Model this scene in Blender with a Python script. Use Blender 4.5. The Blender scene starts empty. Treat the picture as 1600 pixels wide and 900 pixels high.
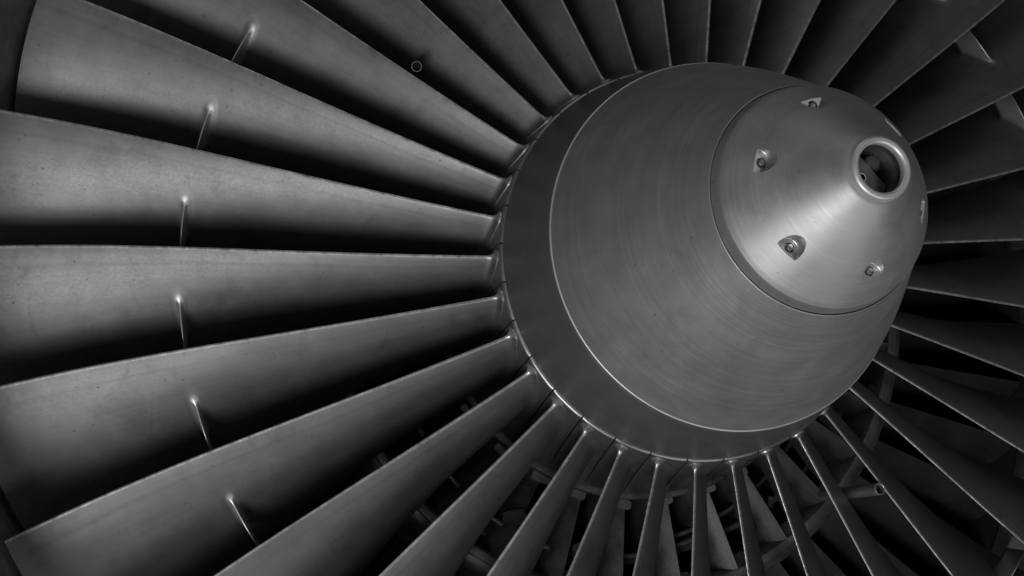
import bpy, bmesh, math, random
from mathutils import Matrix, Vector
random.seed(7)
PI = math.pi
S = 0.33                       # metres per hub radius
sc = bpy.context.scene
C = sc.collection

# ------------------------------------------------------------------ camera
CAM = (-1.8693, -0.9402, 4.1537); YAW, PIT, FPX = -0.22, 0.1756, 1422.3
AX = Matrix.Rotation(PI/2, 4, 'X')          # fan frame (z = forward along the shaft) -> world (shaft along -Y)
HUB = Matrix.Translation((0, 0, 1.9))
cd = bpy.data.cameras.new('camera'); cam = bpy.data.objects.new('camera', cd); C.objects.link(cam)
cd.sensor_width = 36; cd.lens = FPX/1600*36; cd.clip_start = 0.02; cd.clip_end = 200
cam.matrix_world = HUB @ AX @ Matrix.Translation(Vector(CAM)*S) @ Matrix.Rotation(YAW, 4, 'Y') @ Matrix.Rotation(PIT, 4, 'X')
sc.camera = cam

# ------------------------------------------------------------------ light
w = bpy.data.worlds.new('World'); sc.world = w; w.use_nodes = True
bgn = w.node_tree.nodes['Background']
bgn.inputs[0].default_value = (0.5, 0.5, 0.5, 1); bgn.inputs[1].default_value = 0.10
def area(name, loc, target, size, power):
    l = bpy.data.lights.new(name, 'AREA'); l.shape = 'DISK'; l.size = size; l.energy = power
    o = bpy.data.objects.new(name, l); C.objects.link(o)
    a = (HUB @ AX) @ (Vector(loc)*S); b = (HUB @ AX) @ (Vector(target)*S)
    o.matrix_world = Matrix.Translation(a) @ (a-b).to_track_quat('Z', 'Y').to_matrix().to_4x4()
    return o
area('key_lamp', (-4.4, -6.0, 6.0), (-.8, 0, 0), 1.4, 28)
area('low_lamp', (2.4, -6.5, 4.5), (0, 0, 0), 1.6, 6)
area('front_fill', (-3.2, -.6, 9.5), (-.8, 0, 0), .6, 2.0)  # added fill that brightens the snubber edges
area('right_lamp', (4.6, 2.8, 9.0), (0, 0, .5), .7, 1.6)
area('overhead_lamp', (-1.0, 7.0, 4.5), (0, 0, .5), 1.4, 2.0)
vs = sc.view_settings
vs.view_transform = 'Standard'; vs.look = 'None'; vs.exposure = 0; vs.gamma = 1; vs.use_curve_mapping = False

# ------------------------------------------------------------------ materials
class NT:
    def __init__(s, name):
        s.m = bpy.data.materials.new(name); s.m.use_nodes = True
        s.t = s.m.node_tree; s.b = s.t.nodes['Principled BSDF']
    def n(s, typ, **kw):
        x = s.t.nodes.new(typ)
        for k, v in kw.items(): setattr(x, k, v)
        return x
    def link(s, a, b): s.t.links.new(a, b)
    def val(s, sock, v):
        if isinstance(v, (int, float)): sock.default_value = v
        elif isinstance(v, tuple): sock.default_value = v
        else: s.link(v, sock)
    def math(s, op, a, b=0.0, c=None):
        x = s.n('ShaderNodeMath', operation=op); s.val(x.inputs[0], a); s.val(x.inputs[1], b)
        if c is not None: s.val(x.inputs[2], c)
        return x.outputs[0]
    def noise(s, vec, scale, detail=3, rough=.55, dist=0):
        x = s.n('ShaderNodeTexNoise'); s.link(vec, x.inputs['Vector'])
        x.inputs['Scale'].default_value = scale; x.inputs['Detail'].default_value = detail
        x.inputs['Roughness'].default_value = rough; x.inputs['Distortion'].default_value = dist
        return x.outputs['Fac']
    def rng(s, v, a, b, c, d):
        x = s.n('ShaderNodeMapRange'); s.val(x.inputs[0], v)
        for i, q in enumerate((a, b, c, d)): s.val(x.inputs[i+1], q)
        return x.outputs[0]
    def comb(s, x_, y_, z_):
        x = s.n('ShaderNodeCombineXYZ')
        for i, q in enumerate((x_, y_, z_)): s.val(x.inputs[i], q)
        return x.outputs[0]
    def grey(s, v):
        x = s.n('ShaderNodeCombineColor')
        for i in range(3): s.val(x.inputs[i], v)
        return x.outputs[0]
    def bump(s, h, strength, dist=.001):
        x = s.n('ShaderNodeBump'); x.inputs['Strength'].default_value = strength; x.inputs['Distance'].default_value = dist
        s.link(h, x.inputs['Height']); s.link(x.outputs[0], s.b.inputs['Normal'])

def plain_metal(name, base, rough, metallic, blotch=.2, scale=9):
    t = NT(name); co = t.n('ShaderNodeTexCoord').outputs['Object']
    n1 = t.noise(co, scale, 5); n2 = t.noise(co, scale*9, 3)
    v = t.math('MULTIPLY', t.rng(n1, .25, .75, 1-blotch, 1+blotch), t.rng(n2, .3, .7, 1-blotch*.35, 1+blotch*.35))
    t.link(t.grey(t.math('MULTIPLY', v, base)), t.b.inputs['Base Color'])
    t.link(t.rng(n1, .3, .7, rough-.05, rough+.06), t.b.inputs['Roughness'])
    t.b.inputs['Metallic'].default_value = metallic
    t.bump(n2, .12, .0006)
    return t.m

def turned_metal(name, base, rough, metallic, lines=0.5, aniso=0.0, cloud=.15):
    """lathe-turned surface: fine rings round the shaft (object z), faint scored lines, cloudy wear"""
    t = NT(name); tc = t.n('ShaderNodeTexCoord'); co = tc.outputs['Object']
    sp = t.n('ShaderNodeSeparateXYZ'); t.link(co, sp.inputs[0]); x, y, z = sp.outputs
    rad = t.math('SQRT', t.math('ADD', t.math('MULTIPLY', x, x), t.math('MULTIPLY', y, y)))
    # slow drift round the shaft so that the rings fade in and out
    slow = t.noise(co, 5.0, 3); mid = t.noise(co, 22, 4, .6, .4)
    fine = t.noise(t.comb(t.math('MULTIPLY', x, 2.0), t.math('MULTIPLY', y, 2.0), t.math('MULTIPLY', z, 420.0)), 1.0, 3, .6)
    coarse = t.noise(t.comb(t.math('MULTIPLY', x, .6), t.math('MULTIPLY', y, .6), t.math('MULTIPLY', z, 60.0)), 1.0, 2, .5)
    ringn = t.noise(t.comb(t.math('MULTIPLY', x, .25), t.math('MULTIPLY', y, .25), t.math('MULTIPLY', z, 38.0)), 1.0, 1, .3)
    ring = t.rng(t.math('ABSOLUTE', t.math('SUBTRACT', ringn, .5)), 0.0, .010, 1.0, 0.0)
    ring = t.math('MULTIPLY', ring, t.rng(slow, .40, .62, 0.1, 1.0))
    v = t.math('MULTIPLY', t.rng(slow, .3, .7, 1-cloud, 1+cloud), t.rng(mid, .3, .7, 1-cloud*.7, 1+cloud*.7))
    v = t.math('MULTIPLY', v, t.rng(fine, .3, .7, .96, 1.04))
    v = t.math('MULTIPLY', v, t.rng(coarse, .3, .7, .97, 1.03))
    v = t.math('MULTIPLY', v, t.math('ADD', 1.0, t.math('MULTIPLY', ring, lines)))
    pit = t.rng(t.noise(co, 120, 1), .74, .8, 1.0, .72)
    v = t.math('MULTIPLY', v, pit)
    t.link(t.grey(t.math('MULTIPLY', v, base)), t.b.inputs['Base Color'])
    t.link(t.math('ADD', t.rng(mid, .3, .7, rough-.04, rough+.05), t.rng(fine, .3, .7, -.03, .03)), t.b.inputs['Roughness'])
    t.b.inputs['Metallic'].default_value = metallic
    if aniso:
        t.b.inputs['Anisotropic'].default_value = aniso
        tg = t.n('ShaderNodeTangent', direction_type='RADIAL', axis='Z'); t.link(tg.outputs[0], t.b.inputs['Tangent'])
    t.bump(t.math('ADD', fine, t.math('MULTIPLY', mid, .3)), .10, .0004)
    return t.m

def blade_metal(name):
    t = NT(name); tc = t.n('ShaderNodeTexCoord'); co = tc.outputs['Object']
    uv = t.n('ShaderNodeUVMap'); uv.uv_map = 'UVMap'
    sp = t.n('ShaderNodeSeparateXYZ'); t.link(uv.outputs[0], sp.inputs[0]); u, v_, _ = sp.outputs
    oi = t.n('ShaderNodeObjectInfo').outputs['Random']
    shift = t.n('ShaderNodeVectorMath', operation='ADD'); t.link(co, shift.inputs[0])
    t.link(t.comb(t.math('MULTIPLY', oi, 17.0), t.math('MULTIPLY', oi, 31.0), 0.0), shift.inputs[1]); co = shift.outputs[0]
    big = t.noise(co, 6, 5, .6, .3); mid = t.noise(co, 30, 4, .6); fine = t.noise(co, 240, 3, .6)
    streak = t.noise(t.comb(t.math('MULTIPLY', v_, 3.0), t.math('MULTIPLY', u, 45.0), t.math('MULTIPLY', oi, 40.0)), 1.0, 3, .6)
    # bare erosion strip along the leading edge, with a wavering border
    lim = t.math('ADD', .10, t.math('MULTIPLY', t.math('SUBTRACT', big, .5), .06))
    strip = t.rng(u, t.math('SUBTRACT', lim, .012), lim, 1.0, 0.0)
    border = t.rng(t.math('ABSOLUTE', t.math('SUBTRACT', u, lim)), 0.0, .022, .90, 1.0)
    b = t.math('MULTIPLY', t.rng(big, .3, .7, .82, 1.14), t.rng(mid, .3, .7, .90, 1.09))
    b = t.math('MULTIPLY', b, t.rng(streak, .3, .7, .95, 1.05)); b = t.math('MULTIPLY', b, border)
    b = t.math('MULTIPLY', b, t.math('ADD', 1.0, t.math('MULTIPLY', strip, .02)))
    stain = t.rng(t.noise(t.comb(t.math('MULTIPLY', u, 3.0), t.math('MULTIPLY', v_, 14.0), t.math('MULTIPLY', oi, 90.0)), 1.0, 5, .65, .8), .56, .72, 1.0, .80)
    b = t.math('MULTIPLY', b, stain)
    b = t.math('MULTIPLY', b, t.rng(oi, 0.0, 1.0, .95, 1.05))
    edge = t.math('MULTIPLY', t.rng(u, .004, .016, 1.0, 0.0), t.rng(t.noise(t.comb(t.math('MULTIPLY', v_, 55.0), t.math('MULTIPLY', oi, 70.0), 0.0), 1.0, 4, .7), .32, .66, .15, 1.15))                     # the very edge: scoured bare metal, with its uneven glint painted into the colour
    b = t.math('MULTIPLY', b, t.math('ADD', 1.0, t.math('MULTIPLY', edge, 2.2)))
    pit = t.rng(t.noise(co, 110, 1, .3), .77, .81, 1.0, .6)
    pit2 = t.rng(t.noise(co, 210, 1, .3), .74, .80, 1.0, .65)
    b = t.math('MULTIPLY', t.math('MULTIPLY', b, pit), pit2)
    t.link(t.grey(t.math('MULTIPLY', b, .24)), t.b.inputs['Base Color'])
    r = t.math('ADD', t.rng(big, .3, .7, .44, .50), t.rng(fine, .3, .7, -.03, .03))
    t.link(t.math('SUBTRACT', t.math('SUBTRACT', r, t.math('MULTIPLY', strip, .01)), t.math('MULTIPLY', edge, .20)), t.b.inputs['Roughness'])
    t.b.inputs['Metallic'].default_value = .74
    t.bump(t.math('ADD', fine, mid), .10, .0005)
    return t.m

M = {}
M['blade'] = blade_metal('titanium_blade')
def snubber_metal(name):
    """blade metal at the root of the fin (uv u = 1), painted brighter towards its free edge to give the fin its glint"""
    t = NT(name); co = t.n('ShaderNodeTexCoord').outputs['Object']
    uv = t.n('ShaderNodeUVMap'); uv.uv_map = 'UVMap'
    sp_ = t.n('ShaderNodeSeparateXYZ'); t.link(uv.outputs[0], sp_.inputs[0])
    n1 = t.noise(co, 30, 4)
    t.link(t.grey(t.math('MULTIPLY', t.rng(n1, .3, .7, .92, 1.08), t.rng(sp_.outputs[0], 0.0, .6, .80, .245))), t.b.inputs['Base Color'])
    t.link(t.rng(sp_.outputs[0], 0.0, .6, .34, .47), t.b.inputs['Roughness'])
    t.b.inputs['Metallic'].default_value = .76
    return t.m
M['snub'] = snubber_metal('glint_snubber_metal')  # fin colour painted bright for the glint along its front edge
M['platform'] = plain_metal('platform_metal', .40, .34, .85, .15, 14)
M['body'] = turned_metal('spinner_grey', .50, .46, .68, .20, 0, .08)
M['band'] = turned_metal('spinner_rear_ring', .22, .42, .6, .08, 0, .07)
M['cone'] = turned_metal('nose_cone_aluminium', .52, .48, .7, .05, .15, .13)
M['lip'] = plain_metal('polished_lip', .92, .42, .65, .06, 30)
M['pocket'] = plain_metal('pocket_metal', .62, .32, .8, .15, 40)
M['bolt'] = plain_metal('bolt_steel', .65, .35, .9, .15, 60)
M['dark'] = plain_metal('painted_inside_shade', .03, .6, .3, .3, 10)  # near-black colour paints the shade in gaps and cavities
M['socket'] = plain_metal('shaded_socket_metal', .20, .45, .8, .3, 40)  # darkened colour paints the shade inside the nose opening
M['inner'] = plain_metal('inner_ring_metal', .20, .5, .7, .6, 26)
M['black'] = plain_metal('painted_hole_shade', .004, .8, 0.0, .1, 10)  # black colour that paints the shade inside holes
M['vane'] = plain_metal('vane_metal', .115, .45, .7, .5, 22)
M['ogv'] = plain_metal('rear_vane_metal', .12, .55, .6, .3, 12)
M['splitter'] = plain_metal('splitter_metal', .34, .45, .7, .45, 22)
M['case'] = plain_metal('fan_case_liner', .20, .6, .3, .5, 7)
M['tube_dark'] = plain_metal('dull_tube_steel', .30, .5, .7, .3, 40)
M['tube'] = plain_metal('tube_steel', .65, .38, .9, .15, 40)

# ------------------------------------------------------------------ mesh helpers (fan frame, hub radii)
def mesh_obj(name, verts, faces, mat, parent, smooth=True, sharp=35, uvs=None):
    me = bpy.data.meshes.new(name)
    me.from_pydata([(x*S, y*S, z*S) for x, y, z in verts], [], faces)
    if uvs:
        l = me.uv_layers.new(name='UVMap')
        for lp in me.loops: l.data[lp.index].uv = uvs[lp.vertex_index]
    bm = bmesh.new(); bm.from_mesh(me); bmesh.ops.recalc_face_normals(bm, faces=bm.faces); bm.to_mesh(me); bm.free()
    me.materials.append(mat)
    o = bpy.data.objects.new(name, me); C.objects.link(o)
    if smooth:
        me.shade_smooth(); me.set_sharp_from_angle(angle=math.radians(sharp))
    if parent: o.parent = parent
    return o
def lathe(name, prof, mat, parent, n=192, closed=False, sharp=30):
    """prof: list of (r, z)"""
    v = []; f = []; m = len(prof)
    for i in range(n):
        a = 2*PI*i/n
        for r, z in prof: v.append((r*math.cos(a), r*math.sin(a), z))
    mm = m if closed else m-1
    for i in range(n):
        for j in range(mm):
            a = i*m+j; b = i*m+(j+1) % m; c = ((i+1) % n)*m+(j+1) % m; d = ((i+1) % n)*m+j
            f.append((a, b, c, d))
    return mesh_obj(name, v, f, mat, parent, True, sharp)
def thing(name, label, cat, group=None):
    o = bpy.data.objects.new(name, None); C.objects.link(o); o.empty_display_size = .1
    o.matrix_world = HUB @ AX
    o['label'] = label; o['category'] = cat
    if group: o['group'] = group
    return o
def arcpts(cr, cz, rad, a0, a1, n):
    return [(cr+rad*math.cos(math.radians(a0+(a1-a0)*i/n)), cz+rad*math.sin(math.radians(a0+(a1-a0)*i/n))) for i in range(n+1)]
def lerp(a, b, t): return a+(b-a)*t
def interp(x, tab):
    """smooth (Catmull-Rom) interpolation through (x, y) pairs"""
    n = len(tab)
    if x <= tab[0][0]: return tab[0][1]
    if x >= tab[-1][0]: return tab[-1][1]
    for i in range(n-1):
        if tab[i][0] <= x <= tab[i+1][0]: break
    x0, y0 = tab[i]; x1, y1 = tab[i+1]; h = x1-x0; t = (x-x0)/h
    def sl(k):
        a, b = max(k-1, 0), min(k+1, n-1); return (tab[b][1]-tab[a][1])/(tab[b][0]-tab[a][0])
    s0, s1 = sl(i)*h, sl(i+1)*h
    return y0*(2*t**3-3*t*t+1)+s0*(t**3-2*t*t+t)+y1*(-2*t**3+3*t*t)+s1*(t**3-t*t)

NB = 33; PITCH = 2*PI/NB; TH0 = 2.7298; RT = 3.34
def hub_r(z): return 1.004+.235*max(0, -z)

# ------------------------------------------------------------------ stationary structure behind the fan
case = thing('fan_case', 'dark cylindrical engine casing wrapped round the blade tips', 'engine casing')
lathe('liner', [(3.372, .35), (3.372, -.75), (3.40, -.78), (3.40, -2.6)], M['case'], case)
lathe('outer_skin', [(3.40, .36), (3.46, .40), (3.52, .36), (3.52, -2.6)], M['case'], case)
lathe('rear_dark_disc', [(.3, -2.62), (3.5, -2.62)], M['dark'], case)  # disc added to close the cavity and keep the gaps dark
for k in range(2):
    pass

core = thing('core_stator', 'ring of short grey vanes round the core inlet behind the fan blades', 'stator')
lathe('inner_ring', [(1.02, -.785), (1.155, -.785), (1.160, -.790), (1.175, -.792), (1.180, -.799), (1.205, -.801), (1.215, -.806), (1.222, -.83), (1.222, -.89), (1.20, -.90), (1.15, -.90), (1.10, -1.3), (1.02, -2.6)], M['inner'], core)
# splitter lip: a rounded hoop that widens backwards
sp = [(1.70, -1.7), (1.715, -1.2), (1.722, -.99), (1.728, -.955), (1.740, -.938), (1.758, -.932), (1.780, -.934), (1.784, -.942), (1.790, -.937), (1.815, -.946), (1.832, -.958), (1.845, -.985), (1.875, -1.10), (1.95, -1.5), (2.0, -2.6)]
lathe('splitter_ring', sp, M['splitter'], core)
def vane_mesh(name, r0, r1, z0, z1, stag0, stag1, camber, th, mat, parent, nr=6, nc=8):
    v = []; f = []
    for j in range(nr+1):
        t = j/nr; r = lerp(r0, r1, t); st = lerp(stag0, stag1, t); ch = (z0-z1)/math.cos(st)
        ring = []
        for i in range(nc+1):
            x = i/nc; hh = th*(math.sin(PI*x**.7)*.9+.12); yc = camber*4*x*(1-x)*ch
            ring.append((x, yc+hh/2))
        for i in range(nc, -1, -1):
            x = i/nc; hh = th*(math.sin(PI*x**.7)*.9+.12); yc = camber*4*x*(1-x)*ch
            ring.append((x, yc-hh/2))
        for x, y in ring:
            arc = -(x*ch*math.sin(st))+y*math.cos(st); z = z0-x*ch*math.cos(st)-y*math.sin(st)
            a = arc/r; v.append((r*math.cos(a), r*math.sin(a), z))
    m = 2*(nc+1)
    for j in range(nr):
        for i in range(m):
            f.append((j*m+i, j*m+(i+1) % m, (j+1)*m+(i+1) % m, (j+1)*m+i))
    f.append(tuple(range(m))); f.append(tuple(range(nr*m, nr*m+m)))
    return mesh_obj(name, v, f, mat, parent)
NV = 30
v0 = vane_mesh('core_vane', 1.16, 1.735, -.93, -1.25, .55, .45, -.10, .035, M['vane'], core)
for k in range(NV):
    o = v0 if k == 0 else v0.copy()
    if k: C.objects.link(o); o.parent = core
    o.rotation_euler.z = 2*PI*k/NV+.05
rc = random.Random(3)
def block(name, r, th, z, dr, dt, dz, tilt, mat):
    c, s_ = math.cos(th), math.sin(th); v = []
    for sz in (-1, 1):
        for su, sv in ((-1, -.7), (-.7, -1), (.7, -1), (1, -.7), (1, .7), (.7, 1), (-.7, 1), (-1, .7)):
            u_, w_ = su*dr, sv*dt; u_, w_ = u_*math.cos(tilt)-w_*math.sin(tilt), u_*math.sin(tilt)+w_*math.cos(tilt)
            k_ = 1 if sz < 0 else .86
            v.append(((r+u_*k_)*c-w_*k_*s_, (r+u_*k_)*s_+w_*k_*c, z+sz*dz))
    f = [tuple(range(7, -1, -1)), tuple(range(8, 16))]+[(i, (i+1) % 8, 8+(i+1) % 8, 8+i) for i in range(8)]
    return mesh_obj(name, v, f, mat, core, True, 25)
for k in range(NV):
    a = 2*PI*k/NV+.05
    block('vane_foot', 1.235+rc.uniform(-.01, .015), a+rc.uniform(-.02, .02)-.03, -.905, .030, .062, .025, rc.uniform(-.15, .15), M['splitter'])
    if rc.random() < .8:
        block('vane_cap', 1.700, a+rc.uniform(-.02, .02)+.02, -.985, .045, .05, .03, rc.uniform(-.3, .3), M['vane'])
    if rc.random() < .55:
        block('bracket', rc.uniform(1.36, 1.60), a+rc.uniform(.05, .12), rc.uniform(-1.08, -.98), rc.uniform(.03, .09), rc.uniform(.015, .04), .03, rc.uniform(-.8, .8), M['inner'])
# thin oil lines that run round the core inlet
for r_, z_, t0, t1, w_ in ((1.52, -1.02, -2.6, -1.3, .016), (1.44, -1.06, -1.5, -.2, .014), (1.60, -1.10, -2.2, -.4, .020)):
    v, f = [], []; n1, n2 = 48, 8
    for i in range(n1+1):
        a = lerp(t0, t1, i/n1); rr = r_+.05*math.sin(3.1*a+r_*9); zz = z_+.03*math.sin(5*a)
        for j in range(n2):
            q = 2*PI*j/n2; v.append(((rr+w_*math.cos(q))*math.cos(a), (rr+w_*math.cos(q))*math.sin(a), zz+w_*math.sin(q)))
    for i in range(n1):
        for j in range(n2): f.append((i*n2+j, i*n2+(j+1) % n2, (i+1)*n2+(j+1) % n2, (i+1)*n2+j))
    mesh_obj('oil_line', v, f, M['inner'], core)
# a bent metal clip that shows between two blades at the lower left
cl = [(-.065, -.02, 0), (.0, -.035, .02), (.055, -.05, .03), (.07, .0, .02), (.045, .05, 0), (-.02, .045, -.01), (-.07, .03, -.02)]
cv_ = [(x-.72, y-1.315, z-.90) for x, y, z in cl]+[(x*.9-.70, y*.9-1.30, z-.955) for x, y, z in cl]
nc_ = len(cl)
mesh_obj('bent_clip', cv_, [tuple(range(nc_)), tuple(range(2*nc_-1, nc_-1, -1))]+[(i, (i+1) % nc_, nc_+(i+1) % nc_, nc_+i) for i in range(nc_)], M['vane'], core, True, 20)
ogv = thing('outlet_guide_vane_ring', 'ring of long dark guide vanes deep behind the fan', 'guide vanes')
lathe('mounting_ring', [(3.36, -1.65), (3.395, -1.65), (3.395, -2.3), (3.36, -2.3)], M['ogv'], ogv)
g0 = vane_mesh('guide_vane', 1.98, 3.38, -1.7, -2.25, .45, .40, -.08, .05, M['ogv'], ogv)
for k in range(48):
    o = g0 if k == 0 else g0.copy()
    if k: C.objects.link(o); o.parent = ogv
    o.rotation_euler.z = 2*PI*k/48

# ------------------------------------------------------------------ the fan rotor
fan = thing('fan_rotor', 'grey metal jet engine fan with radiating twisted blades and a conical spinner', 'jet fan')
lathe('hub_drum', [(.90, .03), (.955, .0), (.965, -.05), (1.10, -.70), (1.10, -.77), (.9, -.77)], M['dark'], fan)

QT = [0.056093, -0.017395, -0.053334, 0.085769, -0.012097]
QZ = [-0.038020, -0.180203, -0.063805, 0.191493]
def le(r):
    x = (r-1)/2.5
    return r*sum(c*x**i for i, c in enumerate(QT)), sum(c*x**i for i, c in enumerate(QZ))
CH = [(.95, .50), (1.5, .53), (2.0, .60), (2.5, .70), (3.0, .82), (3.4, .91)]
ST = [(.95, 17), (1.5, 27), (2.0, 37), (2.5, 46.5), (3.0, 55), (3.4, 61)]
CB = [(.95, .10), (1.5, .10), (2.0, .092), (2.5, .080), (3.0, .062), (3.4, .045)]
TH = [(.95, .050), (1.5, .042), (2.0, .036), (2.5, .031), (3.0, .026), (3.4, .022)]
HL = [(.95, .0065), (2.0, .0052), (3.4, .004)]
def sect(r, x, side):
    """point (arc, z) of the blade section at radius r, chord fraction x; side +1 suction, -1 pressure"""
    c = interp(r, CH); st = math.radians(interp(r, ST)); cb = interp(r, CB); t = interp(r, TH); hl = interp(r, HL)
    xm = .46
    yc = cb*c*(1-((x-xm)/xm)**2 if x < xm else 1-((x-xm)/(1-xm))**2)
    xl = 1.6*hl/c
    q = min(x/xl, 1); h = hl*math.sqrt(max(0, 1-(1-q)**2))
    h = h*(1-x)+.0025*x + (t/2-hl)*math.sin(PI*x**.85)**1.0*(1 if x > 0 else 0)
    if x >= 1: h = .0025
    y = yc+side*h
    a0, z0 = le(r)
    return a0+x*c*math.sin(st)+y*math.cos(st), z0-x*c*math.cos(st)+y*math.sin(st)
NS = 34
xs = []
for i in range(NS+1):
    t = i/NS; xs.append(.45*t**2.6+.55*(t*t*(3-2*t)*.4+t*.6)*t**.6)
xs[0] = 0; xs[-1] = 1
xs = [0, .0022, .006, .011, .018] + [x for x in xs if x > .026]
outl = [(x, -1) for x in reversed(xs[1:])] + [(x, 1) for x in xs]
rows = [-.02, .0, .004, .010, .018, .028, .040, .055, .08] + [.08+(1-.08)*((i+1)/34) for i in range(34)]
FIL = .040
def blade_vert(i, v):
    x, sd = outl[i]
    r = 1.05
    for _ in range(3):
        a, z = sect(max(r, .96), x, sd); hr = hub_r(z); r = hr+v*(RT-hr) if v > 0 else hr+v
    a, z = sect(r, x, sd)
    d = max(0, r-hub_r(z))
    if d < FIL:
        off = FIL-math.sqrt(max(0, FIL*FIL-(FIL-d)**2))
        i0, i1 = max(i-1, 0), min(i+1, len(outl)-1)
        p0, p1 = sect(r, *outl[i0]), sect(r, *outl[i1])
        tx, tz = p1[0]-p0[0], p1[1]-p0[1]; L = math.hypot(tx, tz) or 1
        nx, nz = -tz/L, tx/L                      # outward for this winding is checked below
        a += NSIGN*nx*off*.8; z += NSIGN*nz*off*.8
        z = min(z, -.004)
    return a, r, z
# outward test at mid suction side
_i = len(outl)*3//4
_p0, _p1 = sect(1.3, *outl[_i-1]), sect(1.3, *outl[_i+1]); _st = math.radians(interp(1.3, ST))
NSIGN = 1 if (-( _p1[1]-_p0[1])*math.cos(_st)+(_p1[0]-_p0[0])*math.sin(_st)) > 0 else -1
bv = []; bf = []; buv = []
for v in rows:
    for i in range(len(outl)):
        a, r, z = blade_vert(i, v); th = a/r
        bv.append((r*math.cos(th), r*math.sin(th), z)); buv.append((outl[i][0], v))
m = len(outl)
for j in range(len(rows)-1):
    for i in range(m):
        bf.append((j*m+i, j*m+(i+1) % m, (j+1)*m+(i+1) % m, (j+1)*m+i))
top = (len(rows)-1)*m
bf.append(tuple(range(top, top+m)))

# mid-span snubbers: thin fins between neighbouring blades
RS = 2.478
def surf_at_z(side, z):
    lo, hi = 0.0, 1.0
    for _ in range(40):
        md = (lo+hi)/2
        if sect(RS, md, side)[1] > z: lo = md
        else: hi = md
    return sect(RS, lo, side)[0]
ZF, ZB = -.245, -.39
def snub_mesh(suction):
    aLE = le(RS)[0]
    contact = aLE+RS*PITCH+.03 if suction else aLE+.03
    v = []; f = []; half = []; bn = []
    cz = ZF-ZB; R0 = .0042
    nose = [(R0-R0*math.cos(q), R0*math.sin(q), -math.cos(q), math.sin(q)) for q in [PI/2*i/7 for i in range(8)]]
    half = nose+[(lerp(R0, cz, q), lerp(R0, .0030, q)+.0015*math.sin(PI*q), 0, 1) for q in (.15, .35, .6, .85, 1.0)]
    ring = half+[(x, -h, nx, -ny) for x, h, nx, ny in reversed(half[1:])]
    fil = .085; sg = 1 if suction else -1
    ts = [-.012, 0, .003, .007, .012, .018, .025, .033, .042, .053, .066, .085, .12, 1]
    for d in ts:
        off = .040*(1-max(d, 0)/fil)**6 if d < fil else 0
        for x, h, nx, ny in ring:
            z = ZF-x-off*nx; r = RS+h+off*ny
            a = contact if d == 1 else surf_at_z(sg, z)+sg*d
            v.append((r*math.cos(a/RS), r*math.sin(a/RS), z))
            e_ = .004; da = surf_at_z(sg, z+e_)-surf_at_z(sg, z-e_); L = math.hypot(2*e_, da); na, nz_ = sg*2*e_/L, -sg*da/L
            bn.append((Vector((-math.sin(a/RS)*na, math.cos(a/RS)*na, nz_)), max(0.0, 1-max(d, 0)/.030)**1.5))
    m = len(ring)
    for j in range(len(ts)-1):
        for i in range(m): f.append((j*m+i, j*m+(i+1) % m, (j+1)*m+(i+1) % m, (j+1)*m+i))
    f.append(tuple(range((len(ts)-1)*m, len(ts)*m)))
    return v, f, bn

# platform between two seams, with a rounded front lip
def skew(z): return .20*max(0, -z)
def platform_mesh():
    zl = [(.0030, -.030), (.0030, -.012)]
    prof = [(.955, .005), (.984, .005), (.991, .0042), (.9975, .0015), (1.002, -.003), (1.005, -.009), (1.0065, -.016)]
    prof += [(hub_r(z), z) for z in (-.05, -.12, -.2, -.3, -.4, -.5, -.6, -.7, -.76)]
    prof += [(1.12, -.76)]
    v = []; f = []; n = 9; g = .0035; m = len(prof)
    for i in range(n+1):
        e = -.0 if 0 < i < n else .003
        for r, z in prof:
            a = lerp(g, PITCH-g, i/n)+skew(z); v.append(((r-e)*math.cos(a), (r-e)*math.sin(a), z))
    # side skirts down into the gap
    for i in (0, n):
        for r, z in prof:
            a = lerp(g, PITCH-g, i/n)+skew(z); rr = max(.93, r-.05); v.append((rr*math.cos(a), rr*math.sin(a), z-.0005))
    for i in range(n):
        for j in range(m-1): f.append((i*m+j, i*m+j+1, (i+1)*m+j+1, (i+1)*m+j))
    o1 = (n+1)*m; o2 = (n+2)*m
    for j in range(m-1):
        f.append((j, o1+j, o1+j+1, j+1)); f.append((n*m+j, n*m+j+1, o2+j+1, o2+j))
    return v, f

blade0 = mesh_obj('fan_blade', bv, bf, M['blade'], fan, True, 50, buv)
def snubber(suction):
    v, f, bn = snub_mesh(suction)
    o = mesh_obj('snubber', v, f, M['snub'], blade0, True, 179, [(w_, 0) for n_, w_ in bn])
    me = o.data; nn = []
    for i, vt in enumerate(me.vertices):           # the root of the fin runs smoothly into the blade's surface
        n_, w_ = bn[i]; q = vt.normal.lerp(n_, min(1, w_)); nn.append(tuple(q.normalized() if q.length > 1e-6 else n_))
    me.normals_split_custom_set_from_vertices(nn)
    return o
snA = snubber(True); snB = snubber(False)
pl0 = mesh_obj('platform', *platform_mesh(), M['platform'], blade0, True, 50)
for k in range(NB):
    b = blade0 if k == 0 else blade0.copy()
    if k:
        C.objects.link(b); b.parent = fan
        for ch in (snA, snB, pl0):
            c = ch.copy(); C.objects.link(c); c.parent = b
    b.rotation_euler.z = TH0+k*PITCH

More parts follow.
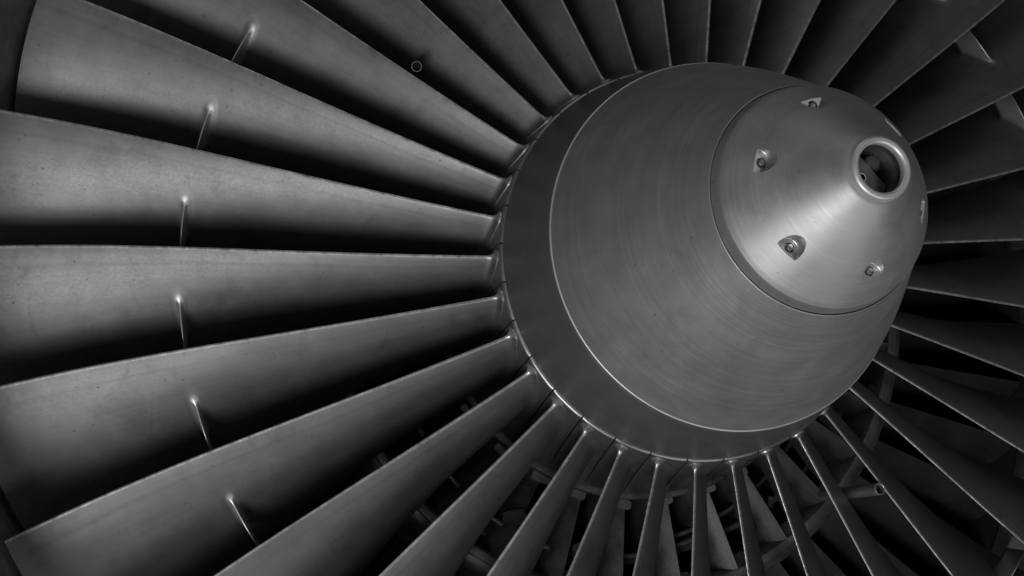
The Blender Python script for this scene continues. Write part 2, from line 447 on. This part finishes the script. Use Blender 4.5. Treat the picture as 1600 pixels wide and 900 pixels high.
# spinner ---------------------------------------------------------------
def herm(z, z0, r0, s0, z1, r1, s1):
    h = z1-z0; t = (z-z0)/h
    return r0*(2*t**3-3*t*t+1)+h*s0*(t**3-2*t*t+t)+r1*(-2*t**3+3*t*t)+h*s1*(t**3-t*t)
prof = [(.95, .006), (.975, .0065), (.984, .0085), (.9865, .0130), (.9868, .018)]
prof += [(herm(z, .018, .9868, -.28, .40, .862, -.38), z) for z in [.03+.36*i/16 for i in range(17)]]
prof += [(.8600, .3965), (.8560, .4000), (.82, .4000)]
lathe('spinner_rear_ring', prof, M['band'], fan, 256, sharp=50)
lathe('seam_glint_ring', [(.8582+.0058*math.cos(math.radians(a)), .4035+.0055*math.sin(math.radians(a))) for a in range(-80, 190, 18)], M['lip'], fan, 256, sharp=60)  # pale added bead stands in for the seam's edge highlight
prof = [(.82, .409), (.8490, .409), (.8545, .4105), (.8565, .4145)]
prof += [(herm(z, .4145, .8565, -.44, 1.146, .4535, -.55), z) for z in [.43+.715*i/40 for i in range(41)]]
prof += [(.4525, 1.1475), (.4500, 1.1482), (.4490, 1.1470), (.4490, 1.10), (.446, 1.10)]
lathe('spinner_body', prof, M['body'], fan, 256, sharp=50)

# nose cone with six counterbored pockets
def cone_z(r):
    t = (.4303-r)/(.4303-.112)
    return 1.1962+(1.520-1.1962)*t+.010*math.sin(PI*t)
prof = [(.40, 1.10), (.4440, 1.10), (.4445, 1.150), (.4440, 1.153), (.4325, 1.1905), (.4310, 1.1940), (.4285, 1.1965)]
prof += [(r, cone_z(r)) for r in [.425-.305*i/30 for i in range(31)]]
prof += [(.100, cone_z(.118)+.004), (.092, 1.50), (.092, 1.10)]
cone = lathe('nose_cone', prof, M['cone'], fan, 256, closed=True, sharp=40)
ZFLOOR = 1.288; RP = .320; RB = .336
def cutter(prof, x):
    n = 48; v = []; f = []; m = len(prof)
    for i in range(n):
        a = 2*PI*i/n
        for r, z in prof: v.append((x+r*math.cos(a), r*math.sin(a), z))
    for i in range(n):
        for j in range(m-1):
            f.append((i*m+j, i*m+j+1, ((i+1) % n)*m+j+1, ((i+1) % n)*m+j))
    f.append(tuple(i*m for i in range(n))); f.append(tuple(i*m+m-1 for i in range(n)))
    return v, f
for prof_, rc in (([(.0440, ZFLOOR), (.0455, ZFLOOR+.0014), (.047, ZFLOOR+.2)], RB), ([(.0190, ZFLOOR-.03), (.0190, ZFLOOR-.0015), (.0205, ZFLOOR+.0002), (.0205, ZFLOOR+.02)], RP)):
    cv, cf = [], []
    for k in range(6):
        a = math.radians(47+60*k)
        v, f = cutter(prof_, rc)
        o = len(cv)
        cv += [(x*math.cos(a)-y*math.sin(a), x*math.sin(a)+y*math.cos(a), z) for x, y, z in v]
        cf += [tuple(i+o for i in q) for q in f]
    cut = mesh_obj('pocket_cutter', cv, cf, M['pocket'], fan, False)
    md = cone.modifiers.new('b', 'BOOLEAN'); md.operation = 'DIFFERENCE'; md.object = cut; md.solver = 'EXACT'
    try: md.material_mode = 'TRANSFER'
    except Exception: pass
    bpy.context.view_layer.update()
    dg = bpy.context.evaluated_depsgraph_get()
    nm = bpy.data.meshes.new_from_object(cone.evaluated_get(dg))
    cone.modifiers.clear(); cone.data = nm
    bpy.data.objects.remove(cut)
nm.shade_smooth(); nm.set_sharp_from_angle(angle=math.radians(32))
# bolts in the pockets
bp = [(.0005, .007), (.0095, .007), (.0112, .006), (.0120, .003), (.0120, -.016), (.0165, -.016), (.0172, -.0175), (.0172, -.026), (.004, -.026)]
bolt0 = None
for k in range(6):
    if bolt0 is None:
        v, f = [], []; n = 24; m = len(bp)
        for i in range(n):
            a = 2*PI*i/n
            for r, z in bp: v.append((RP+r*math.cos(a), r*math.sin(a), ZFLOOR+z))
        for i in range(n):
            for j in range(m-1): f.append((i*m+j, i*m+j+1, ((i+1) % n)*m+j+1, ((i+1) % n)*m+j))
        bolt0 = b = mesh_obj('bolt', v, f, M['bolt'], cone, True, 35)
    else:
        b = bolt0.copy(); C.objects.link(b); b.parent = cone
    b.rotation_euler.z = math.radians(47+60*k)
# rolled lip and what is seen inside the nose
ring = [(.1170, cone_z(.1170)-.003), (.1145, cone_z(.1145)+.001), (.1135, 1.524)]
ring += [(.1000+.0135*math.cos(math.radians(a)), 1.527+.0135*math.sin(math.radians(a))) for a in range(8, 190, 12)]
ring += [(.0868, 1.518), (.0887, 1.510)]
lathe('socket_bore', [(.0889, 1.509), (.0890, 1.500), (.0912, 1.497), (.0912, 1.480), (.0890, 1.477), (.0890, 1.40)], M['socket'], cone, 96, sharp=50)
lathe('nose_ring', ring, M['lip'], cone, 96, sharp=50)
lathe('socket_wall', [(.0915, 1.478), (.0915, 1.38), (.002, 1.378)], M['dark'], cone, 64)
def prism(name, pts, z0, z1, mat, parent, holes=None):
    n = len(pts); v = [(x, y, z1) for x, y in pts]+[(x, y, z0) for x, y in pts]
    f = [tuple(range(n)), tuple(range(2*n-1, n-1, -1))]+[(i, (i+1) % n, n+(i+1) % n, n+i) for i in range(n)]
    return mesh_obj(name, v, f, mat, parent, True, 30)
hp = [(.084*math.cos(math.radians(a)), .084*math.sin(math.radians(a))) for a in range(112, 340, 6)]
prism('retaining_plate', hp, 1.425, 1.447, M['socket'], cone)
def stub(name, x, y, prof, mat, parent, n=24):
    v, f = [], []; m = len(prof)
    for i in range(n):
        a = 2*PI*i/n
        for r, z in prof: v.append((x+r*math.cos(a), y+r*math.sin(a), z))
    for i in range(n):
        for j in range(m-1): f.append((i*m+j, i*m+j+1, ((i+1) % n)*m+j+1, ((i+1) % n)*m+j))
    return mesh_obj(name, v, f, mat, parent, True, 40)
stub('threaded_hole', -.022, -.012, [(.0175, 1.4465), (.0175, 1.4510), (.0165, 1.4520), (.0130, 1.4520), (.0125, 1.4485)], M['bolt'], cone)
stub('hole_shade', -.022, -.012, [(.0128, 1.4495), (.012, 1.4485), (.0005, 1.4482)], M['black'], cone)  # black disc drawn for the shade down the hole
stub('shaft_end', .040, .050, [(.034, 1.385), (.034, 1.420), (.030, 1.430), (.020, 1.437), (.0005, 1.439)], M['socket'], cone)

# ------------------------------------------------------------------ two open tubes poking out between blades
def tube(name, p0, p1, R, label, mat='tube'):
    o = thing(name, label, 'tube', 'open tubes between the blades')
    a, b = Vector(p0), Vector(p1); d = (b-a).normalized(); u = d.orthogonal().normalized(); w_ = d.cross(u)
    L = (b-a).length; n = 32
    pr = [(R*.8, L), (R*.8, .012), (R*.8, .002), (R*.86, .0), (R*.94, 0.0), (R, .003), (R, .012), (R, L)]
    v, f = [], []; m = len(pr)
    for i in range(n):
        q = 2*PI*i/n; e = u*math.cos(q)+w_*math.sin(q)
        for r, s in pr: v.append(tuple(a+d*s+e*r))
    for i in range(n):
        for j in range(m-1): f.append((i*m+j, i*m+j+1, ((i+1) % n)*m+j+1, ((i+1) % n)*m+j))
    mesh_obj('pipe', v, f, M[mat], o, True, 40)
    mesh_obj('bore_shade', [tuple(a+d*.03+(u*math.cos(2*PI*i/24)+w_*math.sin(2*PI*i/24))*R*.82) for i in range(24)], [tuple(range(24))], M['black'], o, False)  # black disc painted in place of the shade inside the tube
    return o
tube('open_tube', (.985, -1.138, -.05), (.93, -1.19, -.50), .031, 'thin open-ended tube between the lower right fan blades')
tube('open_tube', (-1.4028, .93, -.10), (-1.389, .985, -.225), .027, 'small open tube end between the upper left fan blades', 'tube_dark')
